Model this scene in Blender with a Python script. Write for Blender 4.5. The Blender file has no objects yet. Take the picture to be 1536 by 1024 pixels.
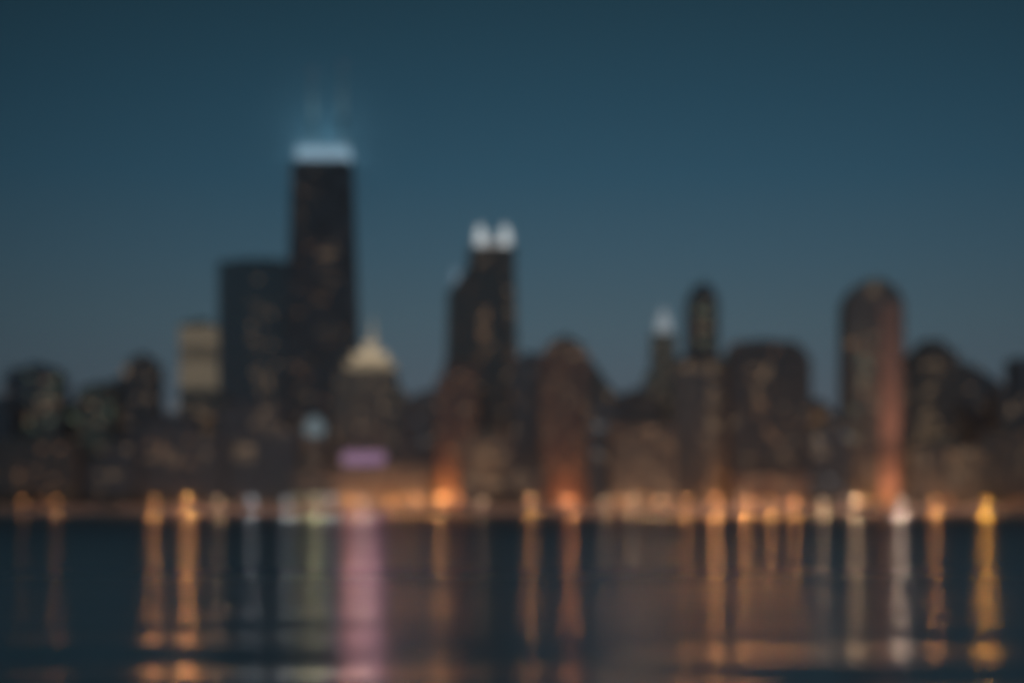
import bpy, math, random
from math import pi, sin, cos, radians, sqrt
from mathutils import Vector, Matrix

scn = bpy.context.scene
COL = scn.collection
R = random.Random(7)

# ------------------------------------------------------------------ camera numbers
CAM_H = 4.0            # eye height over the lake, metres
LENS = 65.8            # mm on a 36 mm sensor
F = 1536 * LENS / 36.0
HZ = 765.5             # picture row of the horizon (1536 x 1024 grid)
GROUND = 2.0           # height of the shore above the lake
SHORE = 1500.0


def X(px, d):
    return (px - 768.0) / F * d


def Z(py, d):
    return CAM_H + (HZ - py) / F * d


# ------------------------------------------------------------------ mesh helpers
class MB:
    def __init__(self):
        self.v, self.f, self.smooth = [], [], False

    def hexa(self, lo, hi, z0, z1):
        """box between a rectangle (x0,x1,y0,y1) at z0 and another at z1"""
        n = len(self.v)
        for (a, b, c, d), z in ((lo, z0), (hi, z1)):
            self.v += [(a, c, z), (b, c, z), (b, d, z), (a, d, z)]
        self.f += [(n, n + 3, n + 2, n + 1), (n + 4, n + 5, n + 6, n + 7)]
        for i in range(4):
            j = (i + 1) % 4
            self.f.append((n + i, n + j, n + 4 + j, n + 4 + i))

    def box(self, x0, x1, y0, y1, z0, z1):
        self.hexa((x0, x1, y0, y1), (x0, x1, y0, y1), z0, z1)

    def tube(self, p, q, r0, r1, n=10):
        p, q = Vector(p), Vector(q)
        d = (q - p).normalized()
        a = d.orthogonal().normalized()
        b = d.cross(a)
        s = len(self.v)
        for c, r in ((p, r0), (q, r1)):
            for i in range(n):
                t = 2 * pi * i / n
                self.v.append(tuple(c + a * (r * cos(t)) + b * (r * sin(t))))
        for i in range(n):
            j = (i + 1) % n
            self.f.append((s + i, s + j, s + n + j, s + n + i))
        self.f.append(tuple(s + n - 1 - i for i in range(n)))
        self.f.append(tuple(s + n + i for i in range(n)))

    def ball(self, c, rx, ry, rz, nu=12, nv=8, half=False):
        s = len(self.v)
        for i in range(nv + 1):
            t = (pi / 2 if half else pi) * i / nv
            for j in range(nu):
                u = 2 * pi * j / nu
                self.v.append((c[0] + rx * sin(t) * cos(u), c[1] + ry * sin(t) * sin(u), c[2] + rz * cos(t)))
        for i in range(nv):
            for j in range(nu):
                k = (j + 1) % nu
                self.f.append((s + i * nu + j, s + (i + 1) * nu + j, s + (i + 1) * nu + k, s + i * nu + k))

    def prism(self, pts, y0, y1):
        """front-elevation polygon (x,z) extruded from y0 to y1"""
        n, s = len(pts), len(self.v)
        self.v += [(x, y0, z) for x, z in pts] + [(x, y1, z) for x, z in pts]
        self.f.append(tuple(s + i for i in range(n)))
        self.f.append(tuple(s + 2 * n - 1 - i for i in range(n)))
        for i in range(n):
            j = (i + 1) % n
            self.f.append((s + j, s + i, s + n + i, s + n + j))

    def build(self, name, material, parent=None, loc=(0, 0, 0), smooth=False):
        me = bpy.data.meshes.new(name)
        me.from_pydata(self.v, [], self.f)
        me.materials.append(material)
        if smooth:
            me.polygons.foreach_set('use_smooth', [True] * len(me.polygons))
        me.update()
        o = bpy.data.objects.new(name, me)
        COL.objects.link(o)
        o.location = loc
        if parent:
            o.parent = parent
        return o


def empty(name, loc, label, cat, group=None):
    o = bpy.data.objects.new(name, None)
    o.empty_display_size = 3
    o.location = loc
    o['label'], o['category'] = label, cat
    if group:
        o['group'] = group
    COL.objects.link(o)
    return o


def tag(o, label=None, cat=None, group=None, kind=None):
    for k, v in (('label', label), ('category', cat), ('group', group), ('kind', kind)):
        if v:
            o[k] = v
    return o


def copy_tree(o, parent=None):
    c = o.copy()
    COL.objects.link(c)
    if parent:
        c.parent = parent
    for ch in list(o.children):
        copy_tree(ch, c)
    return c


# ------------------------------------------------------------------ materials
def new_mat(name):
    m = bpy.data.materials.new(name)
    m.use_nodes = True
    nt = m.node_tree
    return m, nt, nt.nodes['Principled BSDF']


def rough_mat(name, col, rough=0.85, var=0.25, scale=0.12, metallic=0.0):
    m, nt, b = new_mat(name)
    tc = nt.nodes.new('ShaderNodeTexCoord')
    no = nt.nodes.new('ShaderNodeTexNoise')
    no.inputs['Scale'].default_value = scale
    no.inputs['Detail'].default_value = 5
    nt.links.new(tc.outputs['Object'], no.inputs['Vector'])
    mx = nt.nodes.new('ShaderNodeMix')
    mx.data_type = 'RGBA'
    nt.links.new(no.outputs['Fac'], mx.inputs['Factor'])
    mx.inputs['A'].default_value = tuple(c * (1 - var) for c in col) + (1,)
    mx.inputs['B'].default_value = tuple(min(1, c * (1 + var)) for c in col) + (1,)
    nt.links.new(mx.outputs['Result'], b.inputs['Base Color'])
    b.inputs['Roughness'].default_value = rough
    b.inputs['Metallic'].default_value = metallic
    return m


def glow_mat(name, col, strength, sample=True, var=0.0):
    m, nt, b = new_mat(name)
    b.inputs['Base Color'].default_value = (0.05, 0.05, 0.05, 1)
    b.inputs['Emission Color'].default_value = col + (1,)
    b.inputs['Emission Strength'].default_value = strength
    if var:
        oi = nt.nodes.new('ShaderNodeObjectInfo')
        mp = nt.nodes.new('ShaderNodeMapRange')
        mp.inputs['To Min'].default_value = strength * (1 - var)
        mp.inputs['To Max'].default_value = strength * (1 + var * 2.2)
        pw = nt.nodes.new('ShaderNodeMath'); pw.operation = 'POWER'; pw.inputs[1].default_value = 2.5
        nt.links.new(oi.outputs['Random'], pw.inputs[0])
        nt.links.new(pw.outputs[0], mp.inputs['Value'])
        nt.links.new(mp.outputs['Result'], b.inputs['Emission Strength'])
    if not sample:
        m.cycles.emission_sampling = 'NONE'
    return m


def glass_mat(name, col, rough=0.12):
    m, nt, b = new_mat(name)
    b.inputs['Base Color'].default_value = col + (1,)
    b.inputs['Roughness'].default_value = rough
    b.inputs['IOR'].default_value = 1.5
    return m


CLAD = {
    'charcoal': rough_mat('charcoal_aluminium', (0.10, 0.105, 0.115), 0.5),
    'slate': rough_mat('slate_grey_panels', (0.14, 0.17, 0.20), 0.6),
    'teal': rough_mat('blue_green_panels', (0.10, 0.20, 0.23), 0.5),
    'concrete': rough_mat('grey_concrete', (0.30, 0.29, 0.27)),
    'green': rough_mat('grey_green_stone', (0.26, 0.31, 0.26)),
    'brown': rough_mat('brown_brick', (0.22, 0.19, 0.165)),
    'red': rough_mat('red_brick', (0.30, 0.20, 0.16)),
    'tan': rough_mat('tan_brick', (0.36, 0.29, 0.22)),
    'lime': rough_mat('pale_limestone', (0.50, 0.44, 0.35)),
    'pink': rough_mat('pinkish_granite', (0.48, 0.33, 0.28)),
}
GLAZE = {
    'dark': glass_mat('dark_window_glass', (0.012, 0.014, 0.018)),
    'blue': glass_mat('blue_window_glass', (0.016, 0.034, 0.042)),
    'bronze': glass_mat('bronze_window_glass', (0.020, 0.014, 0.010)),
}
WIN = {
    'warm': glow_mat('warm_lit_window', (1.0, 0.66, 0.38), 0.14, False, 0.75),
    'amber': glow_mat('amber_lit_window', (1.0, 0.50, 0.24), 0.13, False, 0.75),
    'cool': glow_mat('cool_lit_window', (0.75, 0.9, 1.0), 0.12, False, 0.75),
    'green': glow_mat('greenish_lit_window', (0.72, 1.0, 0.68), 0.12, False, 0.75),
}
ROOF = rough_mat('dark_roof_gravel', (0.08, 0.08, 0.085))
STEEL = rough_mat('dark_painted_steel', (0.06, 0.065, 0.07), 0.45, 0.15, 2.0, 0.3)
MAST = rough_mat('darkened_mast_paint', (0.045, 0.040, 0.038), 0.5, 0.1, 0.4)  # lower antennas darkened in colour to hold back the crown glow on them

PALEMAST = rough_mat('lightened_mast', (0.62, 0.54, 0.48), 0.5, 0.1, 0.4)  # paler colour stands in for faint light on the upper antennas
pane_me = None


def pane_mesh(mat):
    mb = MB()
    mb.box(-.5, .5, -.06, .06, -.5, .5)
    me = bpy.data.meshes.new('window')
    me.from_pydata(mb.v, [], mb.f)
    me.materials.append(mat)
    return me


PANE = {k: pane_mesh(m) for k, m in WIN.items()}


# ------------------------------------------------------------------ buildings
def interp(prof, z):
    for (za, a0, a1), (zb, b0, b1) in zip(prof, prof[1:]):
        if z <= zb or (zb, b0, b1) == prof[-1]:
            t = 0 if zb == za else max(0.0, min(1.0, (z - za) / (zb - za)))
            return a0 + (b0 - a0) * t, a1 + (b1 - a1) * t
    return prof[-1][1:]


def building(name, label, d, outline, depth, clad='concrete', glaze='dark', style='grid', fh=3.8, bay=5.0,
             lit=30, win=('warm',), zones=None, penthouse=None, taper_y=0.0, group=None, cat='building'):
    """outline: (picture row, left column, right column) from the ground up, measured on the front face at distance d."""
    cx = X(sum(outline[0][1:]) / 2, d)
    root = empty(name, (cx, d, GROUND), label, cat, group)
    prof = [(max(0.0, Z(py, d) - GROUND), X(a, d) - cx, X(b, d) - cx) for py, a, b in outline]
    prof[0] = (0.0,) + prof[0][1:]
    top = prof[-1][0]
    slab, pier, pp = {'grid': (1.3, 1.1, .12), 'bands': (1.7, .35, -.2), 'piers': (.9, 1.6, .5), 'glass': (1.0, .5, .1)}[style]
    core, grid = MB(), MB()

    def ydep(z):
        k = taper_y * z / top
        return k, depth - k
    IN = .5
    for (za, a0, a1), (zb, b0, b1) in zip(prof, prof[1:]):
        if zb - za < .05:
            continue
        ya, ye = ydep(za), ydep(zb)
        core.hexa((a0 + IN, a1 - IN, ya[0] + IN, ya[1] - IN), (b0 + IN, b1 - IN, ye[0] + IN, ye[1] - IN), za, zb - .1)
        # piers
        w = max(a1 - a0, b1 - b0)
        n = max(2, round(w / bay))
        for i in range(n + 1):
            t = i / n
            xa, xb = a0 + (a1 - a0) * t, b0 + (b1 - b0) * t
            h = pier / 2
            ca, cb = max(a0 + h, min(a1 - h, xa)), max(b0 + h, min(b1 - h, xb))
            o = -pp
            grid.hexa((ca - h, ca + h, ya[0] + o, ya[0] + IN), (cb - h, cb + h, ye[0] + o, ye[0] + IN), za, zb - .2)
            grid.hexa((ca - h, ca + h, ya[1] - IN, ya[1] - o), (cb - h, cb + h, ye[1] - IN, ye[1] - o), za, zb - .2)
        m = max(2, round(depth / bay))
        for i in range(1, m):
            ca, cb = ya[0] + (ya[1] - ya[0]) * i / m, ye[0] + (ye[1] - ye[0]) * i / m
            h = pier / 2
            grid.hexa((a0 - pp, a0 + IN, ca - h, ca + h), (b0 - pp, b0 + IN, cb - h, cb + h), za, zb - .2)
            grid.hexa((a1 - IN, a1 + pp, ca - h, ca + h), (b1 - IN, b1 + pp, cb - h, cb + h), za, zb - .2)
    z = 0.0
    floors = []
    while z + slab < top - .5:
        a0, a1 = interp(prof, z + slab / 2)
        y0, y1 = ydep(z)
        grid.box(a0, a1, y0, y1, z + .01, z + slab)
        floors.append(z)
        z += fh
    core.build('glazing', GLAZE[glaze], root)
    grid.build('wall', CLAD[clad], root)
    # roof slab with parapet
    za, a0, a1 = prof[-1]
    y0, y1 = ydep(top)
    rf = MB()
    rf.box(a0 - .3, a1 + .3, y0 - .6, y1 + .6, top - .08, top + .9)
    roof = rf.build('roof', ROOF, root)
    if penthouse is None:
        penthouse = (.3, .7, 4.5)
    if penthouse:
        f0, f1, ph = penthouse
        p = MB()
        w = a1 - a0
        p.box(a0 + w * f0, a0 + w * f1, y0 + (y1 - y0) * .3, y0 + (y1 - y0) * .7, top + .9, top + .9 + ph)
        p.box(a0 + w * f0 - .3, a0 + w * f1 + .3, y0 + (y1 - y0) * .3 - .3, y0 + (y1 - y0) * .7 + .3, top + .9 + ph, top + 1.5 + ph)
        p.build('penthouse', CLAD[clad], root)
    # lit windows, one object each
    rr = random.Random(sum(map(ord, label)))
    used = set()
    zs = zones or [(0, 1, 0, 1, 1)]
    tot = sum(q[4] for q in zs)
    made, tries = 0, 0
    while made < lit and tries < lit * 30:
        tries += 1
        u = rr.random() * tot
        for zn in zs:
            u -= zn[4]
            if u <= 0:
                break
        zz = top * (zn[2] + (zn[3] - zn[2]) * rr.random())
        fi = int(zz / fh)
        if fi >= len(floors):
            continue
        zb = floors[fi] + slab
        zc = (zb + floors[fi] + fh) / 2
        if zc + fh / 2 > top - .6:
            continue
        sec = None
        for (sa, sb) in zip(prof, prof[1:]):
            if sa[0] <= zc <= sb[0]:
                sec = (sa, sb)
        if sec is None:
            continue
        (za_, p0, p1), (zb_, q0, q1) = sec
        n = max(2, round(max(p1 - p0, q1 - q0) / bay))
        a0, a1 = interp(prof, zc)
        bi = int(n * (zn[0] + (zn[1] - zn[0]) * rr.random()))
        if bi >= n or (fi, bi) in used:
            continue
        used.add((fi, bi))
        cw = (a1 - a0) / n
        if cw < pier + .5:
            continue
        xw = a0 + cw * (bi + .5)
        o = bpy.data.objects.new('window', PANE[rr.choice(win)])
        COL.objects.link(o)
        o.parent = root
        o.location = (xw, ydep(zc)[0] + IN - .10, zc)
        if taper_y:
            o.location[1] += .02
        o.scale = (cw - pier - .15, 1, fh - slab - .15)
        made += 1
    root['_top'] = top
    return root, prof, top


def arch(px0, px1, ptop, pspring, n=9):
    c, r = (px0 + px1) / 2, (px1 - px0) / 2
    out = []
    for i in range(n):
        t = pi / 2 * i / n
        out.append((pspring - (pspring - ptop) * sin(t), c - r * cos(t), c + r * cos(t)))
    t = pi / 2 * .965
    out.append((ptop, c - r * cos(t), c + r * cos(t)))
    return out


B = 776
W, A, C, G = ('warm',), ('amber', 'warm'), ('cool', 'warm'), ('green', 'warm')

# ---- left group, beyond the beach
building('apartment_tower', 'dark flat-roofed apartment tower cut off by the left edge of the skyline', 1700, [(B, -60, 14), (602, -60, 14)], 40, 'slate', lit=16, win=C)
building('apartment_tower', 'wide dark apartment tower with flat roof, second from the left edge of the skyline', 1750, [(B, 6, 88), (562, 6, 88), (561, 14, 82), (553, 14, 82)], 38, 'slate', lit=70, win=G, zones=[(.4, 1, .5, .95, 3), (0, 1, 0, 1, 1)])
building('apartment_block', 'low greenish apartment block beside the wide dark tower at left', 1800, [(B, 86, 124), (610, 86, 124)], 34, 'green', lit=26, win=G)
building('apartment_tower', 'grey-green apartment tower left of the narrow dark tower with a rooftop box', 1790, [(B, 115, 168), (582, 115, 168)], 32, 'green', lit=45, win=G)
building('apartment_tower', 'thin brownish apartment tower tucked behind the narrow dark tower at left', 1920, [(B, 160, 196), (573, 160, 196)], 30, 'brown', lit=40, win=W)
building('apartment_tower', 'narrow dark apartment tower with a raised rooftop box, left of the lit-crown tower', 1720, [(B, 184, 236), (548, 184, 236), (547, 192, 228), (538, 192, 228)], 30, 'charcoal', lit=30, win=W)
rt, pr, tp = building('apartment_block', 'mid-rise block with pale lit rooftop box beside the lit-crown tower', 1860, [(B, 226, 272), (620, 226, 272)], 30, 'concrete', lit=30, win=C, penthouse=False)

# pale rooftop box of that block
CROWN_WHITE = glow_mat('pale_rooftop_light', (0.8, 0.90, 1.0), 0.13)
BEIGE = glow_mat('beige_crown_light', (1.0, 0.80, 0.54), 0.15)
m = MB(); m.box(3, 14, 6, 20, tp + .95, tp + 9); m.box(2.4, 14.6, 5.4, 20.6, tp + 9.02, tp + 9.8)
m.build('rooftop_box', CROWN_WHITE, rt)

rt, pr, tp = building('crown_tower', 'slim tower with two broad bands of warm beige light near its top', 2000, [(B, 269, 319), (486, 269, 319)], 34, 'lime', lit=40, win=W, bay=4.5, zones=[(0, 1, .62, .95, 3), (0, 1, 0, 1, 1)])
a0, a1 = pr[-1][1:]
DIMB = glow_mat('dim_beige_light', (1.0, 0.80, 0.54), 0.07)
for (pa, pb) in ((518, 489), (540, 519), (582, 541)):
    m = MB()
    z0, z1 = Z(pa, 2000) - GROUND, Z(pb, 2000) - GROUND
    k = int((z1 - z0) / 3.4)
    for i in range(k):
        q0 = z0 + (z1 - z0) * i / k
        for j in range(6):
            w = (a1 - a0) / 6
            m.box(a0 + w * j + .5, a0 + w * (j + 1) - .5, -.32, -.14, q0 + .35, q0 + (z1 - z0) / k - .35)
            m.box(a1 + .3, a1 + .48, 34 / 6 * j + .5, 34 / 6 * (j + 1) - .5, q0 + .35, q0 + (z1 - z0) / k - .35)
    m.build('lit_band', DIMB if pa == 540 else BEIGE, rt)
building('apartment_block', 'brown brick block at the foot of the lit-crown tower', 1680, [(B, 268, 336), (594, 268, 336)], 34, 'tan', lit=46, win=A, zones=[(.1, .9, .3, .95, 1)])

building('office_slab', 'broad dark blue-green glass slab standing against the tallest tower', 1850, [(B, 327, 436), (393, 327, 436)], 45, 'teal', 'blue', 'glass', bay=3.4,
         lit=60, win=W, zones=[(.4, .8, .35, .85, 3), (0, 1, 0, 1, 1)], penthouse=(.2, .8, 3.5))

# ---- the tallest tower: tapered, braced, lit crown, twin masts
rt, pr, tp = building('skyscraper', 'tallest dark tapering tower with a glowing blue-white crown and twin masts', 1800,
                      [(B, 419, 541), (241, 436, 524)], 60, 'charcoal', 'dark', 'grid', fh=3.9, bay=4.6, lit=100, win=('warm', 'amber', 'warm'),
                      zones=[(0, .45, .85, 1, 2), (.1, .8, 0, .9, 9)], penthouse=False, taper_y=9, cat='skyscraper')
br = MB()
hb = tp / 5.6
for i in range(6):
    z0, z1 = hb * i, min(tp - 1, hb * (i + 1))
    a0, a1 = interp(pr, z0)
    b0, b1 = interp(pr, z1)
    for (p, q) in ((a0, b1), (a1, b0)):
        br.tube((p, 9 * z0 / tp - .5, z0), (q, 9 * z1 / tp - .5, z1), .9, .9, 6)
    br.box(b0, b1, 9 * z1 / tp - .9, 9 * z1 / tp - .1, z1 - .8, z1 + .8)
br.build('cross_brace', STEEL, rt)
a0, a1 = pr[-1][1:]
a0, a1 = a0 + 4.0, a1 - 2.5
CROWN = glow_mat('blue_white_crown_light', (0.50, 0.78, 1.0), 0.50)
m = MB()
zc0, zc1 = tp + 3.2, Z(216.5, 1800) - GROUND
nb = 14
for i in range(nb):
    w = (a1 - a0) / nb
    m.box(a0 + w * i + .2, a0 + w * (i + 1) - .2, 9.2, 9.8, zc0, zc1)
    m.box(a0 + w * i + .2, a0 + w * (i + 1) - .2, 50.2, 50.8, zc0, zc1)
for i in range(10):
    w = 40 / 10
    m.box(a0 + .02, a0 + .6, 9.9 + w * i + .2, 9.9 + w * (i + 1) - .2, zc0, zc1)
    m.box(a1 - .6, a1 - .02, 9.9 + w * i + .2, 9.9 + w * (i + 1) - .2, zc0, zc1)
cr = m.build('crown', CROWN, rt)
m = MB(); m.box(a0 + .8, a1 - .8, 10, 50, tp + .95, zc1 - 1); m.box(a0 + .1, a1 - .1, 9.3, 50.7, tp + .96, zc0 - .05); m.build('machine_floor', CLAD['charcoal'], rt)
m = MB(); m.box(a0 - .4, a1 + .4, 8.7, 51.3, zc1 + .02, zc1 + 1.2); m.build('crown_roof', ROOF, rt)
for px, pt in ((464, 98), (510, 88)):
    xm = X(px, 1800) - rt.location.x
    zt = Z(pt, 1800) - GROUND
    m = MB()
    zb = zc1 + 1.2
    h = zt - zb
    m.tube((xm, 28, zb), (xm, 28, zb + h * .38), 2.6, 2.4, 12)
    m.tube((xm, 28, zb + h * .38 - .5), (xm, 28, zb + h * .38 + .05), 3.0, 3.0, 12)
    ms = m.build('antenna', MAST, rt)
    m = MB()
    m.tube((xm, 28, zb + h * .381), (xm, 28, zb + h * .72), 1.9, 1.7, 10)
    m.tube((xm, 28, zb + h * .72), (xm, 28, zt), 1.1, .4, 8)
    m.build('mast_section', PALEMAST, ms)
    m = MB(); m.ball((xm, 28, zt + .6), .8, .8, .8); m.build('beacon', glow_mat('red_beacon', (1, .3, .2), .4, False), ms)

# ---- low dark front buildings at left
building('low_block', 'low brown block nearest the water at the far left', 1610, [(B, -40, 112), (662, -40, 112)], 30, 'brown', lit=30, win=A)
building('low_block', 'low dark block behind the beach between the far-left brown block and the stepped block', 1630, [(B, 104, 204), (690, 104, 204), (689, 150, 204), (668, 150, 204)], 30, 'slate', lit=10, win=W)
building('apartment_block', 'squat dark stepped block in front of the slim lit-crown tower', 1640, [(B, 196, 330), (650, 196, 330), (649, 222, 296), (628, 222, 296)], 36, 'slate', lit=26, win=A, zones=[(.2, .9, .5, .85, 1)])
building('apartment_block', 'dark block under the blue-green slab with one pale patch of lit windows', 1650, [(B, 324, 446), (642, 324, 446), (641, 330, 420), (606, 330, 420)], 36, 'slate', lit=44, win=W, bay=4.2,
         zones=[(.2, .42, .5, .64, 5), (.5, .9, .7, .98, 3)])
rt, pr, tp = building('slender_tower', 'slender brown tower with a blue-white floodlit cap before the tallest tower', 1650, [(B, 455, 486), (655, 455, 486)], 18, 'tan', lit=34, win=A, bay=3.4, penthouse=False)
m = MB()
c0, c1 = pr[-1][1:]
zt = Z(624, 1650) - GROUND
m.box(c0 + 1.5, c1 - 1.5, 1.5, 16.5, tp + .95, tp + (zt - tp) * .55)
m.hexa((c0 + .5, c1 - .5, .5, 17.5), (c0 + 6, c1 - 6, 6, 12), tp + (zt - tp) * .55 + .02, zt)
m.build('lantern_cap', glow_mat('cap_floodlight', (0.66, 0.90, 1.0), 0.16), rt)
building('low_block', 'low dark block left of the hotel with the purple rooftop sign', 1610, [(B, 440, 500), (706, 440, 500)], 26, 'brown', lit=14, win=A)

# ---- stone tower with stepped beige crown
rt, pr, tp = building('stone_tower', 'dark stone tower with a stepped beige floodlit crown and thin spire', 1780, [(B, 500, 600), (600, 500, 600), (599, 504, 593), (556, 504, 593)], 48, 'lime', 'dark', 'piers', bay=4.4,
                      lit=60, win=W, penthouse=False)
cm = (X(548, 1780) - rt.location.x)


def stepz(py):
    return Z(py, 1780) - GROUND


cm = (X(553, 1780) - rt.location.x)
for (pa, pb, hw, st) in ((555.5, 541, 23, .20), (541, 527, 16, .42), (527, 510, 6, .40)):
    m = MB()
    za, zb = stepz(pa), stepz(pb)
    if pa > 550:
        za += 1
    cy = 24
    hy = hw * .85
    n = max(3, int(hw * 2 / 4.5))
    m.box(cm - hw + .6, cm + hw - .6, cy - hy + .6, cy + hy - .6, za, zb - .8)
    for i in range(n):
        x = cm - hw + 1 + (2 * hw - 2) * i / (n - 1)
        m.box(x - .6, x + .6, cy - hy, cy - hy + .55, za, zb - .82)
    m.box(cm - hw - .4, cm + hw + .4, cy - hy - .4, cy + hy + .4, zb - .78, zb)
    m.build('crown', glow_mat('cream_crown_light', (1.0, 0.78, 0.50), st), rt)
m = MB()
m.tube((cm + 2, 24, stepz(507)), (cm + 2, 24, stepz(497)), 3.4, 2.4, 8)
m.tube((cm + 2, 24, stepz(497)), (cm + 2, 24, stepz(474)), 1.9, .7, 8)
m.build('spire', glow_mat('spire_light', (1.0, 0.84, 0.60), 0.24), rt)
building('apartment_block', 'pinkish stone block peeping out right of the spired stone tower', 1900, [(B, 574, 608), (586, 574, 608)], 26, 'pink', lit=50, win=W, bay=4, zones=[(.3, 1, .8, 1, 4), (0, 1, 0, 1, 1)])

# ---- hotel with the purple rooftop sign
rt, pr, tp = building('hotel', 'long low amber-lit hotel facade under the purple rooftop sign', 1600, [(B, 497, 644), (703, 497, 644), (702, 575, 640), (694, 575, 640)], 40, 'tan', 'bronze', 'grid', bay=4.2,
                      lit=80, win=A, penthouse=False)
sg = empty('rooftop_sign', (X(545, 1600), 1603, Z(703, 1600) + 1.0), 'purple-pink glowing sign standing on the roof of the low hotel', 'sign')
hw = (X(577, 1600) - X(513, 1600)) / 2
m = MB()
for i in range(7):
    x = -hw + 2 * hw * i / 6
    m.box(x - .15, x + .15, .5, .8, 0, 16)
    m.tube((x, .9, 14), (x, 7, 0), .14, .14, 6)
for z in (2.2, 8, 15.6):
    m.box(-hw, hw, .81, 1.05, z - .15, z + .15)
m.build('frame', STEEL, sg)
SIGN = glow_mat('purple_neon', (0.82, 0.50, 0.84), 0.25)
SIGN.node_tree.nodes['Principled BSDF'].inputs['Base Color'].default_value = (.02, .01, .02, 1)
m = MB(); m.box(-hw, hw, .1, .45, 3.0, 13.4); m.build('panel', SIGN, sg)
TUBE = glow_mat('pink_neon_tube', (0.95, 0.50, 0.85), 0.4)
for (za, zb) in ((3.5, 4.0), (12.4, 12.9)):
    m = MB(); m.box(-hw + .8, hw - .8, -.15, .08, za, zb); m.build('neon_tube', TUBE, sg)

for q in (-.6, 0, .6):  # added spots before the panel strengthen its pink streak on the water
    SL = bpy.data.lights.new('sign_streak_light', 'SPOT')
    SL.spot_size, SL.spot_blend = radians(150), .5
    SL.color, SL.energy, SL.shadow_soft_size = (1.0, .43, .52), 48000, 1.2
    so = bpy.data.objects.new('sign_streak_light', SL)
    COL.objects.link(so)
    so.parent = sg
    so.location = (hw * q, -1.5, 9)
    so.rotation_euler = Vector((0, -1, -.12)).to_track_quat('-Z', 'Y').to_euler()

# ---- centre group
building('apartment_tower', 'dark tower with sloping shoulder right of the pinkish stone block', 1760, [(B, 598, 664), (606, 598, 664), (592, 622, 664), (586, 634, 664)], 34, 'slate', lit=30, win=C, penthouse=False)
building('apartment_tower', 'brown brick tower glowing bright orange at its foot left of the white-lanterned skyscraper', 1690, [(B, 654, 716), (566, 654, 716), (565, 664, 716), (547, 664, 716)], 34, 'red', lit=50, win=A, bay=4.2)
D2 = 1850
rt, pr, tp = building('skyscraper', 'second tallest tower with white lanterns on its roof corners and a sloping left shoulder', D2,
                      [(B, 668, 777), (560, 669, 777), (438, 672, 773), (402, 700, 772), (370, 705, 772)], 50, 'brown', 'dark', 'piers', bay=4.6, lit=100,
                      win=('warm', 'amber'), zones=[(.45, .6, .66, .77, 4), (.4, .6, .57, .64, 2), (.88, 1, .4, .85, 5), (0, 1, 0, 1, 6), (.2, 1, .93, .99, 2)], penthouse=False, cat='skyscraper')
LANT = glow_mat('white_lantern_light', (0.88, 0.97, 1.0), 0.60)
for i, (px, y) in enumerate(((720, 4), (757, 4), (724, 40), (761, 40))):
    lx = X(px, D2) - rt.location.x
    z0, z1 = tp + .95, Z(336, D2) - GROUND
    m = MB()
    w = 4.0
    m.box(lx - w, lx + w, y - 3 + .01, y + 10, z0, z0 + (z1 - z0) * .72)
    m.hexa((lx - w + .8, lx + w - .8, y - 2, y + 9), (lx - 1.5, lx + 1.5, y + 2.4, y + 4.4), z0 + (z1 - z0) * .72 + .02, z1)
    ln = m.build('lantern', LANT, rt)
    m = MB(); m.tube((lx, y + 3.4, z1), (lx, y + 3.4, z1 + 6), .35, .1, 6); m.build('finial', MAST, ln)
m = MB()
lx0, lx1 = X(712, D2) - rt.location.x, X(766, D2) - rt.location.x
m.box(lx0, lx1, 16, 34, tp + .95, tp + 8)
for i in range(8):
    x = lx0 + (lx1 - lx0) * i / 7
    m.box(x - .5, x + .5, 15.4, 15.99, tp + .95, tp + 9)
m.build('crown', glow_mat('dim_crown_light', (0.95, 0.9, 0.85), 0.30), rt)
# blue light on the sloping shoulder
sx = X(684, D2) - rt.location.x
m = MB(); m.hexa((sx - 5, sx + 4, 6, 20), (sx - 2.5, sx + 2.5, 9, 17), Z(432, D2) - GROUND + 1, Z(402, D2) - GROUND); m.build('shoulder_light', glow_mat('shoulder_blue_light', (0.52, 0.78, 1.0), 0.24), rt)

building('apartment_block', 'low brown block at the foot of the white-lanterned skyscraper', 1620, [(B, 690, 768), (652, 690, 768)], 28, 'tan', lit=60, win=A, zones=[(.2, .8, .3, .9, 1)])
building('apartment_tower', 'dark navy tower directly right of the white-lanterned skyscraper', 1690, [(B, 768, 826), (537, 768, 826)], 36, 'slate', 'blue', lit=24, win=C)
building('apartment_tower', 'reddish brick tower with stepped rounded top glowing orange at its foot', 1650, [(B, 812, 884), (530, 812, 884), (529, 818, 878), (518, 818, 878), (517, 828, 868), (511, 828, 868)], 36, 'red', lit=60, win=A, bay=4.2,
         zones=[(0, .2, .9, 1, 1), (0, 1, .2, 1, 5)])
building('apartment_tower', 'dark tower with a steep sloping right shoulder behind the reddish brick tower', 1740, [(B, 866, 926), (592, 866, 926), (562, 866, 904), (540, 866, 888)], 34, 'concrete', lit=40, win=W, penthouse=False)
building('apartment_tower', 'dark navy block between the reddish brick tower and the tan brick block', 1630, [(B, 882, 926), (604, 882, 926)], 32, 'slate', 'blue', lit=12, win=C)
building('apartment_tower', 'dark tower rising behind the tan brick block', 1710, [(B, 920, 994), (592, 920, 994)], 32, 'charcoal', lit=26, win=W)
building('apartment_block', 'wide tan brick block lit warm from below, left of the flat-topped towers', 1600, [(B, 918, 1014), (634, 918, 1014)], 36, 'brown', lit=100, win=A, bay=4.2, zones=[(0, 1, .1, .95, 1)])

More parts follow.
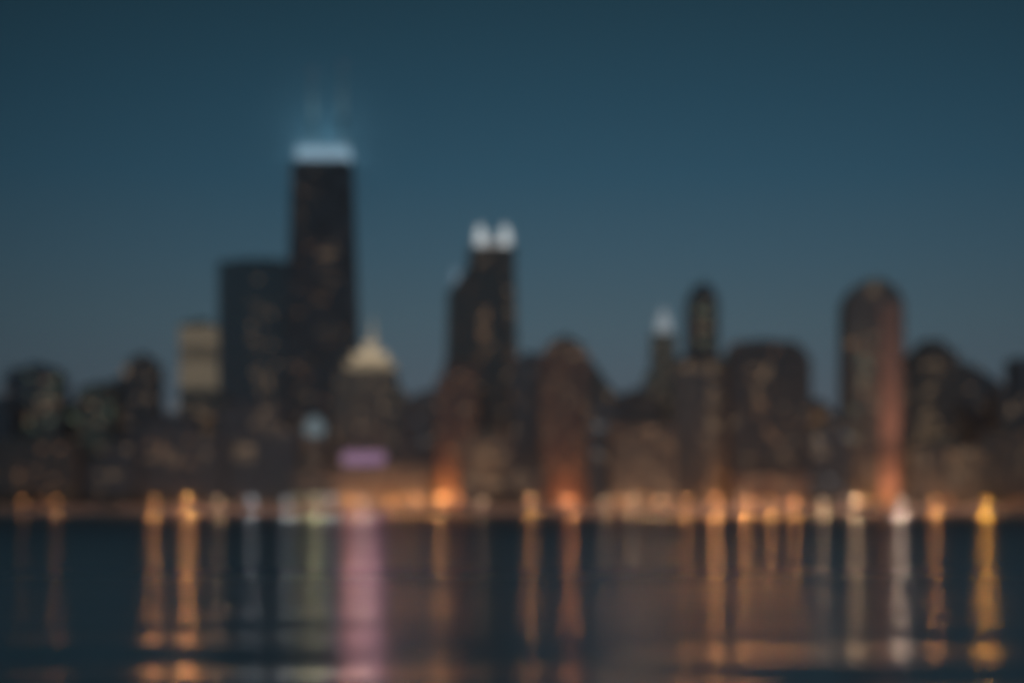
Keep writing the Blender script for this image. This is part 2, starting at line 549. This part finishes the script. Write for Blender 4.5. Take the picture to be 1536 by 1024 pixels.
rt, pr, tp = building('pinnacle_tower', 'slim beige tower topped by a bright white pinnacle light', 1920, [(B, 968, 1022), (560, 968, 1022), (559, 978, 1016), (500, 980, 1013)], 32, 'lime', 'bronze', 'piers', bay=4, lit=60, win=W, zones=[(0, 1, .55, .97, 1)], penthouse=False)
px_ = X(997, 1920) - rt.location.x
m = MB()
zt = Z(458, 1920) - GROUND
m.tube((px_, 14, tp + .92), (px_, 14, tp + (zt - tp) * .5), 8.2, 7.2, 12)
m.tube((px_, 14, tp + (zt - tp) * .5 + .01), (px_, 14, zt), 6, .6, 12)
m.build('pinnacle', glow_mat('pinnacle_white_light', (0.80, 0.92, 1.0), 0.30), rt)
rt, pr, tp = building('domed_tower', 'dark slim tower with a rounded top behind the white pinnacle light', 2000, [(B, 1012, 1100), (536, 1012, 1100), (535, 1032, 1078)] + arch(1032, 1078, 424, 462), 30, 'charcoal', 'dark', 'piers', bay=4, lit=60, win=G,
                      zones=[(.3, .75, .72, .92, 4), (0, 1, .6, .9, 1)], penthouse=False)
m = MB()
m.tube((0, 15, tp + .9), (0, 15, tp + 9), .5, .15, 8)
m.build('spire', MAST, rt)
building('apartment_tower', 'flat-topped dark tower with a pale lit top floor under the domed tower', 1670, [(B, 1012, 1092), (543, 1012, 1092)], 36, 'concrete', 'dark', 'grid', bay=4.4, lit=70, win=W,
         zones=[(0, .6, .955, .99, 4), (.62, .8, 0, 1, 4), (0, 1, 0, 1, 1)], penthouse=False)
building('office_slab', 'wide dark brown slab with clipped top corner right of the domed tower', 1650, [(B, 1094, 1217), (540, 1094, 1217), (522, 1096, 1206), (513, 1104, 1194)], 44, 'charcoal', 'bronze', 'grid', bay=4.4, lit=80, win=('warm', 'amber'),
         zones=[(.3, .5, .6, .85, 2), (0, 1, 0, .97, 4)], penthouse=(.3, .7, 2))
building('apartment_block', 'small pinkish lit tower seen in the gap beside the wide dark brown slab', 1920, [(B, 1208, 1246), (606, 1208, 1246)], 26, 'pink', lit=70, win=A, bay=3.6, zones=[(0, .8, .6, .98, 1)])
building('low_block', 'low dark block wedged left of the round-topped tower', 1640, [(B, 1214, 1274), (652, 1214, 1274), (651, 1238, 1274), (626, 1238, 1274)], 30, 'slate', lit=30, win=C, zones=[(0, .4, .6, 1, 2), (0, 1, 0, 1, 1)])

# ---- tall round-topped tower at right with an orange lit masonry strip
DR = 1690
rt, pr, tp = building('round_topped_tower', 'tall tower with a rounded arch top and an orange floodlit strip down its right side', DR, [(B, 1270, 1357), (463, 1270, 1357)] + arch(1270, 1357, 418, 463)[1:], 42, 'concrete', 'dark', 'grid', bay=4.2, lit=100, win=('warm', 'green', 'amber'),
                      zones=[(.35, .6, .93, .99, 2), (.02, .55, .3, .75, 5), (.02, .55, 0, .8, 3)], penthouse=False)
m = MB()
x0, x1 = X(1320, DR) - rt.location.x, X(1350, DR) - rt.location.x
zs = Z(452, DR) - GROUND
m.box(x0, x1, -1.6, -.16, 0, zs)
for i in range(6):
    x = x0 + (x1 - x0) * (i + .5) / 6
    m.box(x - .5, x + .5, -2.1, -1.6, 0, zs - 2)
m.build('stone_pier', CLAD['pink'], rt)

building('apartment_tower', 'dark tower with a rounded stepped top right of the round-topped tower', 1760, [(B, 1361, 1448), (548, 1361, 1448), (547, 1368, 1440), (526, 1370, 1438), (525, 1380, 1426), (511, 1388, 1416)], 40, 'brown', lit=80, win=W, zones=[(.2, .55, .2, .9, 3), (0, 1, 0, .9, 1)], penthouse=False)
building('apartment_tower', 'dark tower with a long sloping shoulder toward the right edge of the skyline', 1820, [(B, 1428, 1514), (582, 1428, 1514), (562, 1430, 1484), (545, 1430, 1456)], 40, 'slate', lit=44, win=W, penthouse=False)
building('apartment_block', 'dark block with scattered warm windows near the right edge of the skyline', 1680, [(B, 1496, 1590), (590, 1496, 1590)], 40, 'charcoal', lit=50, win=W, penthouse=False)
building('apartment_tower', 'tall dark tower cut off by the right edge of the skyline', 1880, [(B, 1522, 1600), (538, 1522, 1600)], 36, 'slate', lit=30, win=W, penthouse=False)
building('low_block', 'low brown block with an amber lit upper row right of the round-topped tower', 1610, [(B, 1366, 1474), (668, 1366, 1474)], 34, 'tan', lit=90, win=A, zones=[(.5, .85, .65, .95, 3), (0, 1, 0, .9, 1)])
building('low_block', 'low dark block by the water at the right edge', 1620, [(B, 1470, 1600), (648, 1470, 1600)], 34, 'brown', lit=50, win=A)
building('low_block', 'low brown brick block by the water below the wide dark brown slab', 1600, [(B, 1100, 1212), (708, 1100, 1212)], 30, 'red', lit=50, win=A, penthouse=False)
building('low_block', 'low block by the water below the dark navy tower', 1610, [(B, 766, 816), (700, 766, 816)], 28, 'brown', lit=16, win=A)

# ------------------------------------------------------------------ shore
GRND = rough_mat('ground_soil', (0.07, 0.065, 0.05), 0.95, 0.3, 0.02)
PAVE = rough_mat('promenade_concrete', (0.30, 0.25, 0.22), 0.9, 0.2, 0.3)
WALLM = rough_mat('retaining_concrete', (0.34, 0.27, 0.235), 0.9, 0.25, 0.25)
ASPH = rough_mat('asphalt', (0.05, 0.05, 0.05), 0.9, 0.2, 0.6)

m = MB(); m.box(-2600, 2600, SHORE + 2, 4200, -6, GROUND); tag(m.build('ground', GRND), kind='structure')
m = MB(); m.box(-2600, 2600, SHORE + 2.2, SHORE + 30, GROUND - .5, GROUND + .05); tag(m.build('promenade', PAVE), kind='structure')
m = MB(); m.box(-2600, 2600, SHORE + 34, SHORE + 60, GROUND - .5, GROUND + .06); tag(m.build('road', ASPH), kind='structure')
m = MB()
m.box(-2600, 2600, SHORE, SHORE + 2, -4, GROUND + .12)
for k in range(-40, 41):
    m.box(k * 25 - .25, k * 25 + .25, SHORE - .35, SHORE - .002, -3, GROUND - .2)
m.box(-2600, 2600, SHORE - .25, SHORE + .8, GROUND + .122, GROUND + .5)
tag(m.build('seawall', PAVE), 'long pale concrete seawall along the water under the skyline', 'seawall')
WT = 7.0
m = MB()
m.box(-2600, 2600, SHORE + 30.5, SHORE + 31.6, GROUND - .5, WT)
for k in range(-120, 121):
    m.box(k * 9 - .4, k * 9 + .4, SHORE + 30.1, SHORE + 30.498, GROUND - .4, WT - .4)
m.box(-2600, 2600, SHORE + 30.0, SHORE + 31.9, WT + .002, WT + .5)
tag(m.build('retaining_wall', WALLM), 'long ribbed concrete retaining wall behind the lamp-lit promenade', 'wall')

# ------------------------------------------------------------------ lamps
ORANGE, DEEP, PALE, WHITE, YELL, PINKW, GRNW = (1.0, .40, .12), (1.0, .34, .11), (1.0, .62, .34), (.86, .93, 1.0), (1.0, .41, .055), (1.0, .70, .52), (.88, .80, .46)
COLN = {ORANGE: 'orange', DEEP: 'deep_orange', PALE: 'pale_orange', WHITE: 'white', YELL: 'yellow', PINKW: 'pinkish_white', GRNW: 'greenish_white'}
LENSM = {c: glow_mat(n + '_lamp_glass', c, 5.5, False) for c, n in COLN.items()}
LENSD = {c: glow_mat('shaded_' + n + '_lamp_glass', c, 3.5, False) for c, n in COLN.items()}
LAMPK = 30000.0
PROM, FLOOD, STREET, WALLK = 4.8, .30, .17, .09


def lamp_light(parent, loc, col, power, radius=.6, lakeward=False):
    L = bpy.data.lights.new('lamp_light', 'SPOT' if lakeward else 'POINT')
    L.color, L.energy, L.shadow_soft_size = col, power, radius
    o = bpy.data.objects.new('lamp_light', L)
    if lakeward:                                   # beam aimed lakeward to strengthen the water streaks and spare the facades
        L.spot_size, L.spot_blend = radians(130), .6
        o.rotation_euler = (radians(80), 0, 0)
        o.rotation_euler = Vector((0, -1, .02)).to_track_quat('-Z', 'Y').to_euler()
    COL.objects.link(o)
    o.parent = parent
    o.location = loc
    return o


def lamp(px, d, col, power, label, h=11.0, group='street lamps along the waterfront', lakeward=False):
    r = empty('street_lamp', (X(px, d), d, GROUND + .05), label, 'street lamp', group)
    m = MB(); m.tube((0, 0, 0), (0, 0, .8), .34, .26, 10); m.tube((0, 0, .8), (0, 0, 1.0), .3, .16, 10); m.build('base', STEEL, r)
    m = MB(); m.tube((0, 0, 1.0), (0, 0, h), .15, .09, 8); m.build('pole', STEEL, r)
    m = MB()
    m.tube((0, 0, h), (0, -.9, h + .5), .08, .06, 6)
    m.tube((0, -.9, h + .5), (0, -1.6, h + .55), .06, .05, 6)
    m.build('arm', STEEL, r)
    m = MB(); m.ball((0, -1.9, h + .62), 1.05, 1.05, .6, 14, 6, True); m.build('lamp_shade', STEEL, r)
    m = MB(); m.ball((0, -1.9, h + .25), .95, .95, .75, 14, 10); m.build('lamp_glass', (LENSM if group.startswith('street lamps along') else LENSD)[col], r, smooth=True)
    lamp_light(r, (0, -1.9, h - 1.3), col, power * LAMPK, .7, lakeward)
    if lakeward:
        lamp_light(r, (0, .6, h - .2), (1.0, .55, .36), (.30 + .4 * power / PROM) * WALLK * 5 * LAMPK, .5)  # added wash light behind the pole, brightens the retaining wall
    return r


PR = SHORE + 5
RL = random.Random(4)
for px, c, p, lb in (
    (35, ORANGE, 0.07, 'dim orange lamp on the promenade at the far left below the wide dark tower'),
    (85, ORANGE, 0.16, 'orange lamp on the promenade second from the far left'),
    (232, ORANGE, 0.9, 'bright orange lamp on the promenade below the squat dark stepped block, left of its twin'),
    (282, ORANGE, 1.5, 'bright orange lamp on the promenade below the slim lit-crown tower'),
    (328, PALE, 0.28, 'pale orange lamp on the promenade beside the row of white lamps'),
    (378, WHITE, 0.22, 'white lamp on the promenade below the blue-green slab'),
    (430, WHITE, 0.26, 'white lamp on the promenade below the left edge of the tallest tower'),
    (474, GRNW, .7, 'greenish-white lamp below the slender tower with the floodlit cap'),
    (497, WHITE, 0.25, 'white lamp at the left corner of the amber-lit hotel'),
    (545, PINKW, 0.6, 'pinkish lamp on the promenade under the purple rooftop sign'),
    (600, ORANGE, 0.4, 'orange lamp on the promenade at the right half of the hotel facade'),
    (655, ORANGE, 0.5, 'orange lamp on the promenade below the tower with the bright orange foot'),
    (722, PALE, 0.14, 'faint pale lamp on the promenade below the white-lanterned skyscraper'),
    (797, ORANGE, 0.6, 'orange lamp on the promenade below the dark navy tower'),
    (858, DEEP, 0.75, 'deep orange lamp on the promenade below the reddish brick tower'),
    (905, PALE, 0.3, 'faint pale lamp on the promenade left of the wide tan brick block'),
    (950, PALE, 0.35, 'pale lamp on the promenade below the left half of the wide tan brick block'),
    (990, PALE, 0.3, 'pale lamp on the promenade below the right half of the wide tan brick block'),
    (1030, ORANGE, 0.7, 'orange lamp on the promenade below the left side of the flat-topped dark tower'),
    (1072, ORANGE, 1.5, 'orange lamp on the promenade below the right side of the flat-topped dark tower'),
    (1118, ORANGE, 1.4, 'brightest orange lamp on the promenade below the wide dark brown slab'),
    (1155, ORANGE, 0.9, 'middle orange lamp on the promenade below the wide dark brown slab'),
    (1192, ORANGE, 0.85, 'right orange lamp on the promenade below the wide dark brown slab'),
    (1234, PALE, 0.6, 'pale orange lamp on the promenade left of the round-topped tower'),
    (1283, PALE, 0.9, 'pale orange lamp on the promenade below the dark side of the round-topped tower'),
    (1350, PINKW, 1.25, 'bright pinkish-white lamp at the foot of the orange floodlit strip'),
    (1402, ORANGE, 0.9, 'orange lamp on the promenade between the pinkish-white lamp and the yellow lamp'),
    (1478, YELL, 2.1, 'bright yellow lamp on the promenade near the right edge'),
):
    lamp(px, PR + RL.uniform(-1.5, 4), c, p * PROM, lb, RL.uniform(9, 12.5), lakeward=True)

for px, d, c, p, h, lb in (
    (450, 1541, GRNW, .22, 12, 'faint greenish lamp by the road right of the white lamp below the tallest tower'),
    (522, 1541, ORANGE, .50, 12, 'orange lamp by the road at the left half of the amber-lit hotel'),
    (622, 1545, ORANGE, .35, 13, 'orange lamp by the road at the right corner of the amber-lit hotel'),
    (690, 1542, DEEP, .25, 12, 'deep orange lamp by the road left of the white-lanterned skyscraper'),
    (928, 1541, ORANGE, .30, 12, 'orange lamp by the road at the left edge of the tan brick block'),
    (968, 1547, ORANGE, .30, 13, 'orange lamp by the road at the middle of the tan brick block'),
    (1008, 1542, ORANGE, .35, 12, 'orange lamp by the road at the right edge of the tan brick block'),
    (1322, 1547, DEEP, .25, 12, 'deep orange lamp by the road at the left edge of the floodlit strip'),
):
    lamp(px, d, c, p * PROM * .7, lb, h, 'lamps along the lakeside road', lakeward=True)

# taller lamps in the streets between wall and facades
for px, d, c, p, h, lb in (
    (664, 1672, ORANGE, 12, 14, 'tall deep orange lamp at the foot of the brown tower left of the white-lanterned skyscraper'),
    (530, 1588, ORANGE, 2.0, 9, 'orange street lamp before the left part of the hotel under its purple sign'),
    (585, 1588, ORANGE, 2.0, 9, 'orange street lamp before the middle of the hotel facade'),
    (628, 1588, ORANGE, 2.0, 9, 'orange street lamp before the right end of the hotel facade'),
    (850, 1638, DEEP, 3.6, 12, 'deep orange street lamp at the foot of the reddish brick tower'),
    (940, 1588, ORANGE, .8, 9, 'orange street lamp before the left part of the tan brick block'),
    (985, 1588, ORANGE, .8, 9, 'orange street lamp before the right part of the tan brick block'),
    (1076, 1658, DEEP, 1.8, 12, 'deep orange street lamp at the foot of the flat-topped dark tower'),
    (1130, 1588, DEEP, .8, 9, 'deep orange street lamp before the left part of the low brown brick block'),
    (1190, 1588, DEEP, .7, 9, 'deep orange street lamp before the right part of the low brown brick block'),
    (1296, 1676, ORANGE, 1.8, 12, 'orange street lamp before the dark side of the round-topped tower'),
    (1336, 1670, ORANGE, 1.6, 14, 'deep orange street lamp at the foot of the floodlit strip of the round-topped tower'),
    (1420, 1598, DEEP, .7, 9, 'deep orange street lamp before the low brown block with the amber row'),
    (1530, 1608, DEEP, .6, 9, 'deep orange street lamp before the low dark block at the right edge'),
    (60, 1598, DEEP, .4, 9, 'deep orange street lamp before the low brown block at the far left'),
    (265, 1626, DEEP, .4, 9, 'deep orange street lamp before the squat dark stepped block'),
):
    lamp(px, d, c, p * STREET, lb, h, 'street lamps between the buildings')


LENSM[(1.0, .46, .26)] = LENSM[PINKW]


def floodlight(px, d, col, power, label, aim_h=90.0, aim_d=6.0, size=70):
    r = empty('floodlight', (X(px, d), d, GROUND + .02), label, 'floodlight', 'floodlights aimed up the facades')
    m = MB(); m.box(-.6, .6, -.5, .5, 0, .3); m.build('base', STEEL, r)
    m = MB()
    for s in (-1, 1):
        m.box(s * .75 - .06, s * .75 + .06, -.15, .15, .302, 1.5)
    m.box(-.69, .69, -.15, .15, .304, .42)
    m.build('yoke', STEEL, r)
    m = MB(); m.hexa((-.66, .66, -.5, .3), (-.66, .66, -.2, .7), .8, 1.7); m.build('housing', STEEL, r)
    m = MB(); m.hexa((-.58, .58, -.15, .62), (-.58, .58, -.13, .64), 1.72, 1.78); m.build('lens', LENSM[col], r)
    L = bpy.data.lights.new('flood_beam', 'SPOT')
    L.color, L.energy, L.spot_size, L.spot_blend, L.shadow_soft_size = col, power * FLOOD * LAMPK, radians(size), .9, .4
    o = bpy.data.objects.new('flood_beam', L)
    COL.objects.link(o)
    o.parent = r
    o.location = (0, .3, 2.1)
    o.rotation_euler = Vector((0, aim_d, aim_h)).to_track_quat('-Z', 'Y').to_euler()


floodlight(1338, 1664, (1.0, .46, .26), 7, 'floodlight washing the lower half of the orange strip of the round-topped tower', 60, 26, 80)
floodlight(1344, 1658, (1.0, .46, .26), 38, 'floodlight aimed at the upper half of the orange strip of the round-topped tower', 140, 30, 32)
floodlight(850, 1636, DEEP, 9, 'floodlight aimed up the reddish brick tower', 100, 16, 60)
floodlight(664, 1676, DEEP, 9, 'floodlight aimed up the brown tower left of the white-lanterned skyscraper', 100, 16, 60)
floodlight(1078, 1656, DEEP, 6, 'floodlight aimed up the flat-topped dark tower', 100, 16, 50)

# ------------------------------------------------------------------ trees by the shore
BARK = rough_mat('tree_bark', (0.07, 0.05, 0.035), 0.95, 0.3, 2.0)
LEAF = rough_mat('tree_leaves', (0.055, 0.075, 0.035), 0.8, 0.4, 0.5)


def make_tree(seed, h):
    rr = random.Random(seed)
    r = empty('shade_tree', (0, 0, GROUND), 'dark leafy tree in the row behind the waterfront wall', 'tree', 'trees behind the waterfront wall')
    m = MB()
    m.tube((0, 0, -.2), (.1, 0, h * .4), .38, .26, 9)
    tips = []
    for i in range(7):
        a = 2 * pi * i / 7 + rr.random()
        q = (cos(a) * h * .24, sin(a) * h * .24, h * (.55 + .25 * rr.random()))
        m.tube((.1, 0, h * (.3 + .1 * rr.random())), q, .16, .05, 6)
        tips.append(q)
    tips.append((0, 0, h * .85))
    m.build('trunk', BARK, r)
    c = MB()
    for i in range(700):
        t = rr.choice(tips)
        p = Vector((t[0] + rr.gauss(0, h * .09), t[1] + rr.gauss(0, h * .09), t[2] + rr.gauss(0, h * .075)))
        n = Vector((rr.gauss(0, 1), rr.gauss(0, 1), rr.gauss(.4, 1))).normalized()
        u = n.orthogonal().normalized() * rr.uniform(.25, .6)
        w = n.cross(u)
        s = len(c.v)
        c.v += [tuple(p - u), tuple(p + w * .6), tuple(p + u), tuple(p - w * .6)]
        c.f.append((s, s + 1, s + 2, s + 3))
    c.build('crown', LEAF, r)
    return r


protos = [make_tree(3, 15), make_tree(5, 18), make_tree(9, 12)]
spots = [(px + R.uniform(-6, 6), R.uniform(1566, 1592)) for px in range(-20, 470, 17)] + \
        [(px + R.uniform(-6, 6), R.uniform(1566, 1580)) for px in (706, 742, 776, 822, 888, 1046, 1232, 1256, 1386, 1440, 1500, 1526)]
for i, (px, d) in enumerate(spots):
    if i < 3:
        t = protos[i]
    else:
        t = copy_tree(protos[i % 3])
    t.location = (X(px, d), d, GROUND)
    t.rotation_euler.z = R.uniform(0, 6.28)
    s = R.uniform(.8, 1.2)
    t.scale = (s, s, s)

# ------------------------------------------------------------------ water
wm, nt, b = new_mat('lake_water')
b.inputs['Base Color'].default_value = (0.010, 0.018, 0.024, 1)
rg = nt.nodes.new('ShaderNodeMapRange')               # calm in the lee of the viewpoint, choppier out on the lake
for k_, v_ in (('From Min', 60.0), ('From Max', 450.0), ('To Min', .25), ('To Max', .40)):
    rg.inputs[k_].default_value = v_
b.inputs['IOR'].default_value = 1.333
tc = nt.nodes.new('ShaderNodeTexCoord')
mp = nt.nodes.new('ShaderNodeMapping')
mp.inputs['Scale'].default_value = (.07, .30, 1)
no = nt.nodes.new('ShaderNodeTexNoise')
no.inputs['Scale'].default_value = 1.0
no.inputs['Detail'].default_value = 3
bp = nt.nodes.new('ShaderNodeBump')
bp.inputs['Strength'].default_value = 1.0
bp.inputs['Distance'].default_value = 0.024
sx_ = nt.nodes.new('ShaderNodeSeparateXYZ')
nt.links.new(tc.outputs['Object'], sx_.inputs[0])
nt.links.new(sx_.outputs['Y'], rg.inputs['Value'])
nt.links.new(rg.outputs['Result'], b.inputs['Roughness'])
nt.links.new(tc.outputs['Object'], mp.inputs['Vector'])
nt.links.new(mp.outputs['Vector'], no.inputs['Vector'])
nt.links.new(no.outputs['Fac'], bp.inputs['Height'])
nt.links.new(bp.outputs['Normal'], b.inputs['Normal'])

xs = [-2600, -1200] + [-800 + 8 * i for i in range(201)] + [1200, 2600]
ys, y, dy = [-600.0, -120.0], -40.0, .6
while y < SHORE + 1:
    ys.append(y)
    if y > 150:
        dy *= 1.03
    y += dy
ys.append(SHORE + 1)
waves = []
rw = random.Random(21)
for lam, slope, n, sp_ in ((13.0, .0072, 5, .25), (8.0, .0085, 6, .4), (21.0, .0008, 2, .15), (5.2, .0105, 6, .45), (3.4, .008, 5, .45)):
    for i in range(n):
        L = lam * rw.uniform(.85, 1.18)
        th = rw.uniform(-sp_, sp_)
        waves.append((2 * pi / L * sin(th), 2 * pi / L * cos(th), slope * L / (2 * pi), rw.uniform(0, 6.28)))


def wz(x, y):
    f = 1 / (1 + (max(0, y) / 130.0) ** 2)
    if abs(x) > 800 or y < -60:
        return 0
    return f * sum(a * sin(kx * x + ky * y + p) for kx, ky, a, p in waves)


verts = [(x, y, wz(x, y)) for y in ys for x in xs]
nx = len(xs)
faces = [(j * nx + i, j * nx + i + 1, (j + 1) * nx + i + 1, (j + 1) * nx + i) for j in range(len(ys) - 1) for i in range(nx - 1)]
me = bpy.data.meshes.new('water')
me.from_pydata(verts, [], faces)
me.polygons.foreach_set('use_smooth', [True] * len(me.polygons))
me.materials.append(wm)
wo = bpy.data.objects.new('water', me)
COL.objects.link(wo)
tag(wo, kind='structure')

# ------------------------------------------------------------------ added mist ball carrying the glow round the tallest tower's crown
MISTR = 105.0
HAZE = 4.5e-5
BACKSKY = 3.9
mm = bpy.data.materials.new('crown_glow_mist')
mm.use_nodes = True
nt = mm.node_tree
nt.nodes.clear()
out = nt.nodes.new('ShaderNodeOutputMaterial')
vol = nt.nodes.new('ShaderNodeVolumePrincipled')
vol.inputs['Color'].default_value = (.9, .95, 1, 1)
vol.inputs['Density'].default_value = .0009
tcn = nt.nodes.new('ShaderNodeTexCoord')
ln = nt.nodes.new('ShaderNodeVectorMath'); ln.operation = 'LENGTH'
mr = nt.nodes.new('ShaderNodeMapRange')
mr.interpolation_type = 'SMOOTHSTEP'
mr.inputs['From Min'].default_value = .15
mr.inputs['From Max'].default_value = 1.0
mr.inputs['To Min'].default_value = .0011
mr.inputs['To Max'].default_value = 0
nt.links.new(tcn.outputs['Object'], ln.inputs[0])
nt.links.new(ln.outputs['Value'], mr.inputs['Value'])
nt.links.new(mr.outputs['Result'], vol.inputs['Density'])
nt.links.new(vol.outputs['Volume'], out.inputs['Volume'])
m = MB(); m.ball((0, 0, 0), 1, 1, 1, 24, 14)
mist = m.build('mist', mm, None, (X(481, 1800), 1829, Z(205, 1800)))
mist.scale = (MISTR, MISTR, MISTR)
tag(mist, 'faint blue glow around the crown of the tallest tower, carried by added mist', 'mist', kind='stuff')
hr = bpy.data.objects['crown'].parent
ZT = Z(216.5, 1800) - GROUND
for (sx, sy, sz, ax, ay, rot, pw) in ((-13, 30, ZT + 3, 24, 40, (pi, 0, 0), 26000), (13, 30, ZT + 3, 24, 40, (pi, 0, 0), 26000),
                                      (-29.5, 30, ZT - 6, 10, 40, (0, pi / 2, 0), 7000), (29.5, 30, ZT - 6, 10, 40, (0, -pi / 2, 0), 7000)):
    L = bpy.data.lights.new('mist_glow_light', 'AREA')  # added area lights that feed the glow in the mist
    L.shape = 'RECTANGLE'
    L.color, L.energy, L.size, L.size_y = (.30, .74, 1.0), pw, ax, ay
    o = bpy.data.objects.new('mist_glow_light', L)
    COL.objects.link(o); o.parent = hr
    o.location = (sx, sy, sz)
    o.rotation_euler = rot

# ------------------------------------------------------------------ haze over lake and city
hm = bpy.data.materials.new('city_haze')
hm.use_nodes = True
nt = hm.node_tree
nt.nodes.clear()
out = nt.nodes.new('ShaderNodeOutputMaterial')
vol = nt.nodes.new('ShaderNodeVolumePrincipled')
vol.inputs['Color'].default_value = (.88, .92, 1, 1)
vol.inputs['Density'].default_value = HAZE
vol.inputs['Anisotropy'].default_value = .4
nt.links.new(vol.outputs['Volume'], out.inputs['Volume'])
m = MB(); m.box(-2700, 2700, -700, 4300, -8, 470)
tag(m.build('haze', hm), 'thin evening haze over the lake and the city', 'haze', kind='stuff')

# ------------------------------------------------------------------ sky
w = bpy.data.worlds.new('World')
scn.world = w
w.use_nodes = True
nt = w.node_tree
bg = nt.nodes['Background']
tcw = nt.nodes.new('ShaderNodeTexCoord')
sp = nt.nodes.new('ShaderNodeSeparateXYZ')
rp = nt.nodes.new('ShaderNodeValToRGB')
nt.links.new(tcw.outputs['Generated'], sp.inputs[0])
nt.links.new(sp.outputs['Z'], rp.inputs['Fac'])


def lin(h):
    o = []
    for i in (0, 2, 4):
        c = int(h[i:i + 2], 16) / 255
        o.append(c / 12.92 if c <= .04045 else ((c + .055) / 1.055) ** 2.4)
    return tuple(o) + (1,)


stops = [(0.0, '4e5d66'), (.055, '4f5d68'), (.10, '465e6a'), (.135, '3a5868'), (.176, '2b4f62'), (.215, '234658'), (.262, '1c3b4a'), (.42, '132d38'), (1.0, '0d2229')]
el = rp.color_ramp.elements
for i, (p, h) in enumerate(stops):
    e = el[i] if i < 2 else el.new(p)
    e.position, e.color = p, lin(h)
def mth(op, a, v):
    n = nt.nodes.new('ShaderNodeMath'); n.operation = op
    nt.links.new(a, n.inputs[0]); n.inputs[1].default_value = v
    return n.outputs[0]


q = mth('POWER', mth('SUBTRACT', sp.outputs['X'], .05), 2)      # afterglow strongest just right of the middle
q = mth('MAXIMUM', mth('ADD', mth('MULTIPLY', q, -3.3), 1.0), .5)
nt.links.new(rp.outputs['Color'], bg.inputs['Color'])
# sky half behind the camera is brightened to lift the dark facades
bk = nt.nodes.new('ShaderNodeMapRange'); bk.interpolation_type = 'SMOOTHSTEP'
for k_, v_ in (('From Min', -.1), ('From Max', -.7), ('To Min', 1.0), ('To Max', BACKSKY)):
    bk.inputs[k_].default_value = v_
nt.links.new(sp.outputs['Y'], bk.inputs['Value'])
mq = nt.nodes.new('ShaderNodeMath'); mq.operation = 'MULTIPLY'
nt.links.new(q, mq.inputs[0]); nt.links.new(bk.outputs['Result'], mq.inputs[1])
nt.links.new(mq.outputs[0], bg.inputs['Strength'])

# ------------------------------------------------------------------ camera: a real lens focused close by, so the far skyline is soft
cam = bpy.data.cameras.new('Camera')
co = bpy.data.objects.new('Camera', cam)
COL.objects.link(co)
co.location = (0, 0, CAM_H)
co.rotation_euler = (pi / 2, 0, 0)
cam.lens, cam.sensor_width = LENS, 36
cam.shift_y = (HZ - 512) / 1536
cam.clip_start, cam.clip_end = .1, 60000
cam.dof.use_dof = True
cam.dof.focus_distance = 2.65
cam.dof.aperture_fstop = 2.3
scn.camera = co

scn.render.engine = 'CYCLES'
c = scn.cycles
c.use_denoising = True
c.filter_width = 4.0
c.max_bounces = 5
c.diffuse_bounces = 2
c.glossy_bounces = 3
c.volume_bounces = 0
c.caustics_reflective = False
c.caustics_refractive = False
c.sample_clamp_indirect = 2.0
c.use_light_tree = True
scn.view_settings.view_transform = 'Standard'
scn.view_settings.look = 'None'
scn.view_settings.exposure = 0
